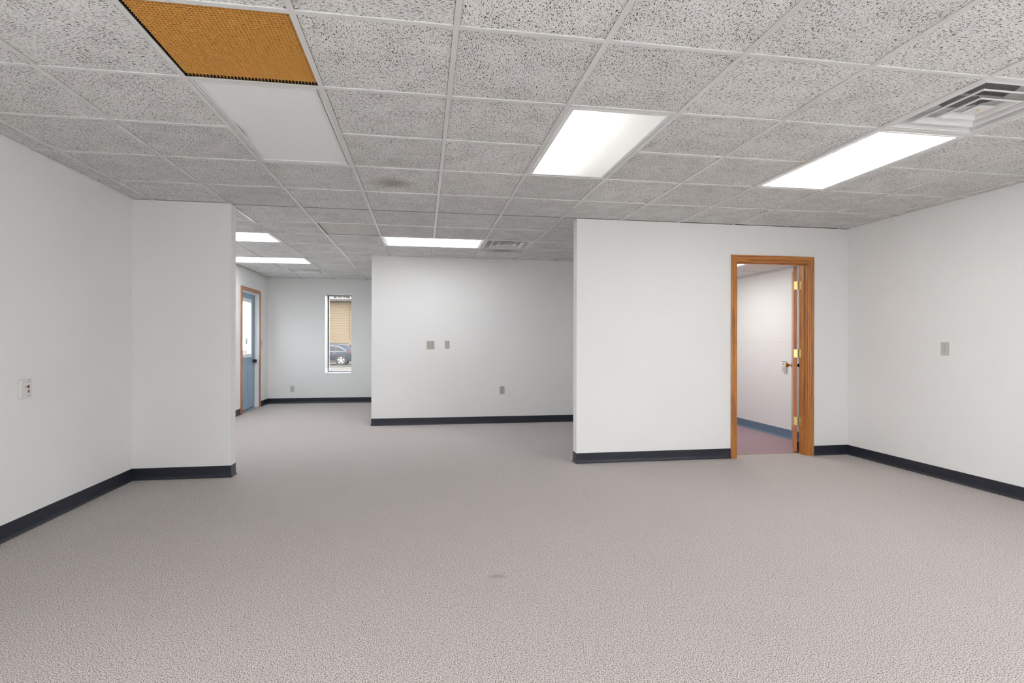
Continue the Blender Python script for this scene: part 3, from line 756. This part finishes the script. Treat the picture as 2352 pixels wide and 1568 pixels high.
def side_panel(name, pts, m, off, thick=.01, parent=car):
    # pts (s, z) on the tumblehome plane of the greenhouse, both sides
    for sg in (-1, 1):
        bm = bmesh.new(); A = []; Bq = []
        for s, z in pts:
            y = (.925 - (.925-.725)*(z-1.02)/(1.56-1.02)) + off
            A.append(bm.verts.new((-s, sg*y, z))); Bq.append(bm.verts.new((-s, sg*(y-thick-off*2), z)))
        bm.faces.new(A); bm.faces.new(Bq[::-1]); n_ = len(pts)
        for k in range(n_): bm.faces.new((A[k], Bq[k], Bq[(k+1)%n_], A[(k+1)%n_]))
        obj(name, bm, m, parent)
win_out = [(.52, 1.06), (.70, 1.20), (.90, 1.33), (1.15, 1.43), (1.5, 1.49), (2.0, 1.51), (2.45, 1.48), (2.75, 1.36), (3.02, 1.19), (3.20, 1.05), (2.4, 1.045), (1.4, 1.05)]
win_in = [(.58, 1.085), (.74, 1.205), (.93, 1.315), (1.17, 1.405), (1.5, 1.462), (2.0, 1.482), (2.43, 1.452), (2.72, 1.34), (2.98, 1.18), (3.12, 1.08), (2.4, 1.075), (1.4, 1.08)]
side_panel('window_trim', win_out, CHROME, .020)
side_panel('side_window', win_in, CAR_GLASS, .030)
side_panel('door_pillar', [(1.28, 1.08), (1.36, 1.08), (1.33, 1.435), (1.25, 1.42)], PLASTIC, .036)
side_panel('door_pillar', [(2.18, 1.08), (2.28, 1.08), (2.24, 1.47), (2.14, 1.475)], PLASTIC, .036)
bm = bmesh.new(); v_ = [bm.verts.new(p) for p in ((-.075, -.60, 1.10), (-.075, .60, 1.10), (-.36, .58, 1.50), (-.36, -.58, 1.50), (-.03, -.60, 1.13), (-.03, .60, 1.13), (-.33, .58, 1.54), (-.33, -.58, 1.54))]
for f in ((0,1,2,3),(4,7,6,5),(0,4,5,1),(1,5,6,2),(2,6,7,3),(3,7,4,0)): bm.faces.new([v_[k] for k in f])
obj('rear_window', bm, CAR_GLASS, car)
for sg in (-1, 1):
    obj('tail_light', B((-.26, -.03, sg*.90-.05, sg*.90+.05, .93, 1.08)), TAIL, car, bevel=.02)
    obj('sill_cladding', B((-3.5, -1.25, sg*.925-.02, sg*.925+.02, .24, .40)), PLASTIC, car, bevel=.01)
    obj('door_handle', B((-1.50, -1.30, sg*.955-.02, sg*.955+.02, .905, .935)), CHROME, car, bevel=.006)
    obj('door_handle', B((-2.50, -2.30, sg*.955-.02, sg*.955+.02, .895, .925)), CHROME, car, bevel=.006)
    obj('door_seam', B((-1.262, -1.25, sg*.932-.004, sg*.932+.004, .42, .98)), PLASTIC, car)
    obj('door_seam', B((-2.232, -2.22, sg*.932-.004, sg*.932+.004, .42, .98)), PLASTIC, car)
    bm = bmesh.new(); cyl(bm, (-1.5, sg*.62, 1.665), .018, 1.9, 'x', 8); obj('roof_rail', bm, PLASTIC, car)
    for s in (.93, 3.75):
        bm = bmesh.new(); cyl(bm, (-s, sg*.85, .39), .43, .18, 'y', 32); obj('wheel_arch', bm, PLASTIC, car)
        wh = bmesh.new(); lathe(wh, [(.22, -.11), (.35, -.115), (.368, -.09), (.37, 0), (.368, .09), (.35, .115), (.22, .11)], 'y', 32)
        wo_ = obj('wheel', wh, RUBBER, car, smooth=True, loc=(-s, sg*.855, .37))
        rm = bmesh.new(); lathe(rm, [(.248, sg*.085), (.262, sg*.118), (.245, sg*.120), (.232, sg*.098)], 'y', 32)
        cyl(rm, (0, sg*.105, 0), .05, .05, 'y', 16)
        for k in range(5):
            a = math.radians(90+72*k); c, s2 = math.cos(a), math.sin(a)
            w0, w1 = .040, .062
            P_ = [(c*.03 - s2*w0, s2*.03 + c*w0), (c*.245 - s2*w1, s2*.245 + c*w1), (c*.245 + s2*w1, s2*.245 - c*w1), (c*.03 + s2*w0, s2*.03 - c*w0)]
            prism(rm, P_, 'y', sg*.095, sg*.118)
        obj('rim', rm, RIM, wo_)
obj('rear_bumper', B((-.20, .045, -.78, .78, .34, .60)), PLASTIC, car, bevel=.03)
obj('front_grille', B((-4.70, -4.60, -.5, .5, .50, .66)), PLASTIC, car, bevel=.02)
for sg in (-1, 1): obj('headlight', B((-4.58, -4.36, sg*.70-.10, sg*.70+.10, .70, .82)), CHROME, car, bevel=.03)

BARK = mat('grey_bark', (0.10, 0.085, 0.075), 0.9)
def bare_tree(x, y, h, seed, label):
    rr = random.Random(seed); bm = bmesh.new()
    def limb(p, d, ln, r, depth):
        q = p + d*ln; ax = d.orthogonal().normalized(); ay = d.cross(ax)
        k = 5 if depth < 2 else 4
        A = [bm.verts.new(p + (ax*math.cos(2*math.pi*i/k) + ay*math.sin(2*math.pi*i/k))*r) for i in range(k)]
        C = [bm.verts.new(q + (ax*math.cos(2*math.pi*i/k) + ay*math.sin(2*math.pi*i/k))*r*.66) for i in range(k)]
        for i in range(k): bm.faces.new((A[i], A[(i+1)%k], C[(i+1)%k], C[i]))
        if depth >= 5: return
        for _ in range(3 if depth else 4):
            nd = (d + Vector((rr.uniform(-.75, .75), rr.uniform(-.75, .75), rr.uniform(-.1, .5)))).normalized()
            limb(p + d*ln*rr.uniform(.75, 1.0), nd, ln*rr.uniform(.58, .8), r*.58, depth+1)
    limb(Vector((0, 0, 0)), Vector((rr.uniform(-.05, .05), 0, 1)).normalized(), h*.34, h*.034, 0)
    o = obj('bare_tree', bm, BARK, None); o.location = (x, y, GZ); tag(o, label, 'tree', 'bare trees beyond the building'); return o
bare_tree(-8.7, 64, 10.5, 5, 'leafless tree rising over the roof outside, the nearer one')
bare_tree(-9.3, 80, 11.5, 3, 'leafless tree rising over the roof outside, the farther one')
